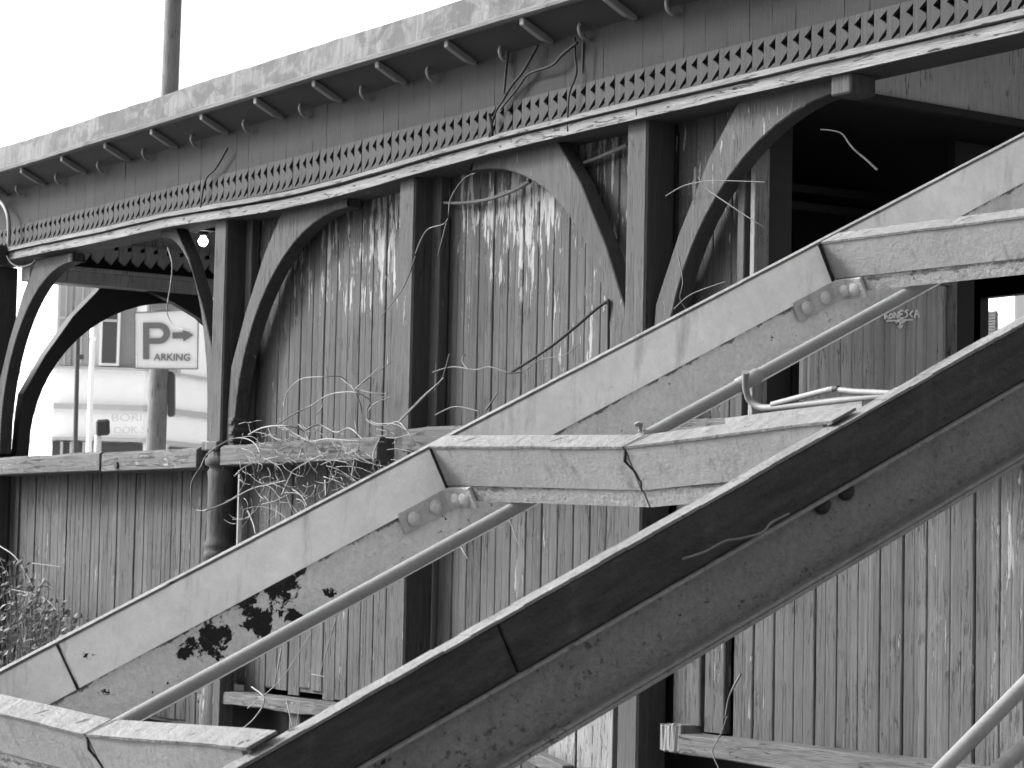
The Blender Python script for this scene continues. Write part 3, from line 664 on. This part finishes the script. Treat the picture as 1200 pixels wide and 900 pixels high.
# big P as a ring sector plus stem
m = MB(); quadbox(m, [(167.5, 378), (174.5, 378), (174.5, 421), (167.5, 421)], DS-.02, .018)
ou, inn = [], []
for i in range(15):
    a = pi/2-pi*i/14; ou.append((186+13*cos(a), 390.5-12.5*sin(a))); inn.append((185.5+6*cos(a), 390.5-5.8*sin(a)))
quadbox(m, [(174.4, 378)]+ou+[(174.4, 403)]+[(174.4, 396.3)]+inn[::-1]+[(174.4, 384.7)], DS-.02, .018)
quadbox(m, [(202, 389.5), (214, 389.2), (214, 385.5), (226.5, 392.5), (215, 400), (214.5, 396.5), (202, 396.7)], DS-.02, .018); m.build('letter_and_arrow', m_ink, sp_)
def text(s, p, q, height_px, depth, mat, parent, name, bold=.0):
    cu = bpy.data.curves.new(name, 'FONT'); cu.body = s; cu.size = 1; cu.extrude = .01; cu.offset = bold; cu.resolution_u = 3
    o = bpy.data.objects.new(name, cu); COL.objects.link(o); bpy.context.view_layer.update()
    me = bpy.data.meshes.new_from_object(o.evaluated_get(bpy.context.evaluated_depsgraph_get())); bpy.data.objects.remove(o)
    xs = [v.co.x for v in me.vertices]; ys = [v.co.y for v in me.vertices]; x0, x1, y0, y1 = min(xs), max(xs), min(ys), max(ys)
    A = dp(p[0], p[1], depth); Bq = dp(q[0], q[1], depth); ex = (Bq-A); h = height_px/F*depth; uz = Vector((0,0,1))
    for v in me.vertices:
        a = (v.co.x-x0)/(x1-x0); b = (v.co.y-y0)/(y1-y0); v.co = A+ex*a+uz*h*b-fw*(v.co.z*.3)
    me.name = name; me.materials.clear(); me.materials.append(mat); o = bpy.data.objects.new(name, me); COL.objects.link(o); par(o, parent); return o
text('ARKING', (180, 422.5), (222.5, 423), 8.5, DS-.02, m_ink, sp_, 'lettering', .012)
m = MB(); quadbox(m, [(196, 434), (204.5, 437), (204.5, 488), (196, 489)], DS+.3, .1); m.build('side_box', m_dpole, SG, .02)
m = MB(); quadbox(m, [(177, 357), (208, 355), (209, 362), (177, 364)], DS+.1, .1); m.build('sign_top_cap', m_pole, SG)
# lamp posts and traffic signal
SL = thing('street_lamp', (dp(88, 527, 31).x, dp(88, 527, 31).y, 0), 'slim dark street pole with a small bracket between the curved braces', 'street pole')
a = dp(88, 527, 31); b = dp(92, 362, 31); m = MB(); d_ = b-a; m.tube([a-d_*(a.z/d_.z), a, b], .035, 10, .028); m.build('pole_shaft', m_dpole, SL)
m = MB(); m.bar(dp(90, 419, 30.9), dp(98, 418, 30.9), .05, .06); m.build('bracket', m_dpole, SL)
WP = thing('white_mast', (dp(104, 527, 29).x, dp(104, 527, 29).y, 0), 'slender white mast standing just right of the slim dark street pole', 'street pole')
a = dp(104, 527, 29); b = dp(109, 385, 29); d_ = b-a; m = MB(); m.tube([a-d_*(a.z/d_.z), a, b], .04, 10, .03); m.build('pole_shaft', m_wpole, WP)
m = MB(); m.tube([b, dp(103, 376, 29), dp(97, 366, 29)], .02, 6); m.tube([b, dp(109, 397, 28.9)], .04, 6); m.build('mast_arm', m_wpole, WP)
TS = thing('traffic_signal', (dp(115, 527, 30).x, dp(115, 527, 30).y, 0), 'small black rear view of a pedestrian signal head on a pale post', 'traffic signal')
m = MB(); quadbox(m, [(112, 492), (127, 491), (127.5, 510), (112, 511)], 30, .12); m.build('signal_housing', m_soff, TS, .025)
m = MB(); a = dp(115, 512, 30.1); m.tube([(a.x, a.y, 0), (a.x, a.y, a.z+.02)], .045, 10); m.build('signal_post', m_offw, TS)
# far white corner building
FB = thing('white_corner_building', (dp(110, 520, 36).x, dp(110, 520, 36).y, 0), 'white rendered corner building with tall windows and thin bands across the street', 'building')
cols = [(-160, 40.0), (62, 35.0), (168, 35.2), (330, 39.0)]
def fbquad(mb, pa, pb, y0, y1, dd=0.0, th=.15):    # between columns, following the faceted front
    def dep(px):
        for (x0, d0), (x1, d1) in zip(cols, cols[1:]):
            if px <= x1: t_ = (px-x0)/(x1-x0); return 1/((1-t_)/d0+t_/d1)
        return cols[-1][1]
    xs = [pa]+[c[0] for c in cols if pa < c[0] < pb]+[pb]
    for a, b in zip(xs, xs[1:]):
        da, db = dep(a)+dd, dep(b)+dd
        def zz(px, py, d): return dp(px, py, d)
        # heights kept level: use the depth 35 height of each line
        za0, za1 = dp(115, y0, 35).z, dp(115, y1, 35).z
        A = dp(a, 480, da); Bq = dp(b, 480, db); nrm = Vector((0,0,1)).cross(Bq-A).normalized()
        mb.prism([(A.x, A.y, za1), (Bq.x, Bq.y, za1), (Bq.x, Bq.y, za0), (A.x, A.y, za0)], -nrm*0+ fw*th)
m = MB(); fbquad(m, -160, 330, 250, 640, 0, 6.0); m.build('wall', m_white, FB)
m = MB(); fbquad(m, -160, 330, 474, 480.5, -.16, .2); fbquad(m, -160, 330, 513, 517, -.16, .2); fbquad(m, -160, 330, 430, 433, -.16, .2); m.build('band', m_offw, FB)
m = MB(); fbquad(m, 136, 156, 330, 430, -.05, .1); m.build('recess_shade', m_greyw, FB)  # flat grey panel puts the shade of a recess into the colour
m = MB(); fbquad(m, 63, 168, 518.5, 560, -.06, .1); fbquad(m, 200, 240, 519, 560, -.06, .1); m.build('shopfront', m_shop, FB)
m = MB(); [fbquad(m, x, x+3, 518.5, 560, -.1, .1) for x in (72, 83, 98, 110)]; m.build('shopfront_mullion', m_offw, FB)
for (a, b, y0, y1, mt) in ((66.5, 80, 333, 429, m_glass), (84, 101, 334, 427, m_glass), (117, 134, 340, 425, m_dglass), (176, 206, 334, 428, m_glass), (-20, -2, 333, 428, m_glass)):
    m = MB(); fbquad(m, a-3, b+3, y0-4, y1+3, -.12, .13); w_ = m.build('window', m_offw if mt is m_glass else m_white, FB)
    m = MB(); fbquad(m, a, b, y0, y1, -.14, .05); m.build('pane', mt, w_)
    m = MB(); fbquad(m, a, b, (y0+y1)/2-9, (y0+y1)/2-6, -.17, .05)
    if mt is m_glass: fbquad(m, (a+b)/2-.7, (a+b)/2+.7, y0, y1, -.17, .05)
    m.build('glazing_bar', m_offw, w_)
text('BORI', (131, 494), (166, 493.5), 9, 34.75, m_ink2, FB, 'faded_sign_text', .01)
text('OOK S', (133, 508), (170, 507.5), 8, 34.75, m_ink2, FB, 'faded_sign_text', .01)
# air conditioner seen through the room
AC = thing('air_conditioner', at(1172, 398, 1, 6.2), 'white louvred air conditioner box seen through the dark doorway at right', 'air conditioner')
pa, pb = at(1148, 346, 1, 6.2), at(1190, 420, 1, 6.2)
m = MB(); m.box((pa.x, 6.2, pb.z-.3), (pb.x, 6.75, pa.z+.15)); ac = m.build('casing', m_white, AC, .01)
m = MB(); a = at(1155, 365, 1, 6.19); b = at(1167, 391, 1, 6.19)
for i in range(8): z = a.z+(b.z-a.z)*(i+.5)/8; m.box((a.x, 6.185, z-.008), (b.x, 6.199, z+.006))
m.build('louvre', m_dpole, AC)
m = MB(); m.box((pa.x+.1, 6.3, 0), (pb.x-.1, 6.7, pb.z-.3)); m.build('stand', m_greyw, AC)

# ------------------------------------------------------------------ dry vines
def crop(px, py, x0=220, y0=430, s=3.913): return (x0+px/s, y0+py/s)
def vine(paths, label, mat, r=.004, y=-.12, name='dry_vine', curl=0, region=None, spread=.08):
    m = MB()
    for p in paths:
        k = random.uniform(.7, 1.25); ph = random.uniform(0, 6); pts = []
        for i, q in enumerate(p): pts.append(aY(q[0], q[1], y+spread*sin(i*1.3+ph)))
        m.tube(sm(pts, 6), r*k, 5, r*k*.55)
    for i in range(curl):
        x0, y0, x1, y1 = region; cxx = random.uniform(x0, x1); cyy = random.uniform(y0, y1); L_ = random.uniform(12, 55); a = random.uniform(-.9, .5) if random.random() < .5 else random.uniform(-2, -1); c_ = random.uniform(-.35, .35)
        yy = y+random.uniform(-.1, .1); pts = []; xx, zz = cxx, cyy
        for j in range(8):
            pts.append(aY(xx, zz, yy+random.uniform(-.01, .01))); xx += cos(a)*L_/7; zz += sin(a)*L_/7*-1; a += c_+random.uniform(-.25, .25)
        m.tube(sm(pts, 3), r*random.uniform(.35, .8), 4, r*.25)
    return tag(m.build(name, mat), label, 'vine', None)
V = [[(60,460),(90,400),(170,345),(240,325),(300,345),(330,400),(320,480)],[(90,655),(40,655),(15,600),(20,520),(60,455),(100,380)],[(80,660),(180,620),(290,560),(370,540),(450,520)],
 [(440,180),(460,110),(520,55),(620,45),(700,45),(740,80),(765,110)],[(400,270),(480,220),(560,180),(640,130),(720,115),(780,120),(835,150)],[(765,110),(790,170),(800,240)],
 [(590,220),(620,170),(640,60),(635,0)],[(930,140),(860,165),(825,210),(830,240),(870,260),(940,260),(1000,290),(1040,350)],[(970,250),(1050,170),(1110,110),(1174,50)],
 [(280,310),(340,280),(420,270),(500,280),(540,310),(520,380),(510,420)],[(430,590),(470,500),(490,470),(560,430),(640,390)],[(700,380),(660,470),(640,580)],[(800,330),(770,400),(750,500)],
 [(765,105),(880,0)],[(215,500),(260,460),(330,430),(420,410)],[(880,330),(850,400),(860,440),(880,470)],[(900,280),(960,250),(1010,300),(1045,360)],[(480,300),(560,340),(640,330),(760,340),(900,345)],
 [(215,500),(240,490),(260,545)],[(480,560),(520,590),(545,635)],[(300,545),(330,590),(350,605)],[(540,290),(600,265),(680,300),(740,280),(800,330)],[(275,660),(300,720),(310,765)],[(630,520),(632,590)],[(860,430),(880,430),(885,470)]]
vine([[crop(*q) for q in p] for p in V], 'large tangle of pale dry vine draped over the rail beside the middle post', m_vine, .0036, curl=150, region=(278, 490, 465, 600))
vine([[(487,297),(500,270),(523,260),(528,233),(543,210),(557,203)],[(487,300),(472,338),(445,373)],[(523,262),(513,300)]], 'arching pale tendril crossing the slim middle post high up', m_vmid, .0036, y=-.06, spread=.03)
c5 = lambda p: [(400+a/3, 300+b/3) for a, b in p]
vine([c5([(320,410),(390,390),(470,400),(520,390),(590,410),(640,405),(700,365),(780,350),(830,315)]), c5([(380,345),(350,440),(300,480),(200,580)]), c5([(330,560),(400,530),(480,545)]), c5([(510,540),(550,480)]), c5([(0,430),(40,460),(100,480),(160,485)]), c5([(40,460),(70,530),(70,570)]), c5([(40,470),(180,370)]), c5([(90,560),(100,520),(160,490)]), c5([(435,345),(425,370),(445,400)])], 'wiry pale tendrils across the middle wall panel above the stair frame', m_vmid, .0038, y=-.02, spread=.04)
m = MB(); m.tube(sm([aY(*q, .02) for q in ((598,437),(640,410),(672,385),(700,361),(713.5,352))]), .006, 6, .007); m.tube([aY(713.5,352,.02), aY(713,380,.03), aY(713,412,.05)], .0055, 6)
tag(m.build('broken_stick', m_vdark), 'thin dark broken stick bent sharply in front of the middle wall panel', 'stick')
m = MB(); m.tube(sm([dp(962,152,7.8), dp(975,153,7.8), dp(987,157,7.8), dp(995,168,7.8), dp(1003,177,7.8), dp(1015,187,7.8), dp(1028,199,7.8)]), .002, 6, .004)
tag(m.build('dry_twig', m_vine), 'lone pale twig hanging in the black opening under the beam', 'twig')
c3 = lambda p: [(800+a/3, b/3) for a, b in p]
vine([c3([(-60,690),(0,655),(60,640),(120,635),(290,640)]), c3([(55,620),(80,660),(150,710),(240,770),(290,800)]), [(795,300),(800,330),(797,350),(806,365)], [(790,362),(810,345),(850,330)]], 'thin pale tendrils crossing the right hand brace of the tall post', m_vmid, .0035, y=-.03, spread=.02)
c2 = lambda p: [(400+a/3, b/3) for a, b in p]
vine([c2([(690,160),(640,250),(600,300),(570,350),(540,400),(515,500)]), c2([(830,150),(780,190),(740,230),(660,260),(620,310),(560,385)]), c2([(585,180),(580,240),(572,330)]), c2([(820,130),(822,200),(826,260),(800,340),(795,470)]), c2([(520,400),(530,470),(500,530),(430,560)]), c2([(850,150),(848,260)])], 'dark withered creeper clinging to the frieze boards above the sawtooth edge', m_vdark, .007, y=-.03, name='dark_creeper', spread=.006)
c1 = lambda p: [(a/3, b/3) for a, b in p]
vine([c1([(800,520),(760,590),(720,640),(700,780)])], 'short dark stem on the frieze left of the first inner post', m_vdark, .006, y=-.03, name='dark_creeper', spread=.004)
vine([c1([(590,870),(605,930),(600,1000),(590,1060)])+[(196,368),(205,383),(222,388)]], 'pale tendril hanging in the porch opening before the parking sign', m_vine, .004, y=.05, spread=.01)
vine([[(290,830),(330,795),(365,740)],[(295,805),(310,820),(295,845),(270,862)],[(345,862),(352,825)],[(400,705),(385,755),(372,800)],[(365,790),(380,793)],[(330,760),(322,800)],[(336,822),(342,850)]], 'sparse pale stalks standing at the foot of the wall behind the conduit', m_vine, .0035, y=-.1, spread=.02)
vine([[(852,840),(845,860),(835,880),(842,900)],[(868,790),(855,815),(850,840)]], 'short pale tendril hanging at the gap beside the loose board', m_vmid, .004, y=-.06, spread=.01)
vine([[(596,607),(603,625),(607,638)],[(540,640),(548,655)]], 'tiny pale twig stuck to the lower boards under the middle cross beam', m_vine, .004, y=.08, spread=.0)
# climbing stems on the black brace + bush at lower left
IV = thing('withered_bush', aY(40, 800, -.2)*1.0, 'withered leafy bush piled against the lower boards at the left edge', 'bush')
m = MB()
for i in range(120):
    px = random.uniform(-30, 110); top = 640+random.uniform(0, 60)+max(0, px)*.9; pts = []; xx = px+random.uniform(-25, 25); y_ = random.uniform(-.35, .0)
    for j in range(6): pts.append(aY(xx+(px-xx)*j/5+random.uniform(-5, 5), 860+(top-860)*j/5, y_))
    m.tube(sm(pts, 3), .004, 4, .0015)
m.build('stem', m_vmid, IV)
m = MB()
for i in range(3000):
    px = random.uniform(-40, 140); lo = 650+max(0, px-25)*.95+40*abs(random.gauss(0, .35)); py = random.uniform(lo, 880)
    if random.random() < .75*math.exp(-(py-lo)/45): continue
    c_ = aY(px, py, random.uniform(-.4, .08)); s_ = random.uniform(.012, .03)
    a = Vector((random.gauss(0,1), random.gauss(0,1), random.gauss(0,1))).normalized(); b = a.orthogonal().normalized(); cc = a.cross(b)
    m.add([c_-b*s_, c_+cc*s_*.55+a*s_*.2, c_+b*s_, c_-cc*s_*.55+a*s_*.2], [(0,1,2),(0,2,3)])
m.build('foliage', m_leaf, IV, fix=False)
vine([[(0,640),(20,655),(40,690)],[(38,660),(70,664)],[(10,690),(50,700),(70,720)]], 'thin pale stems leaning on the lower left boards over the bush', m_vine, .0035, y=-.1, spread=.02)
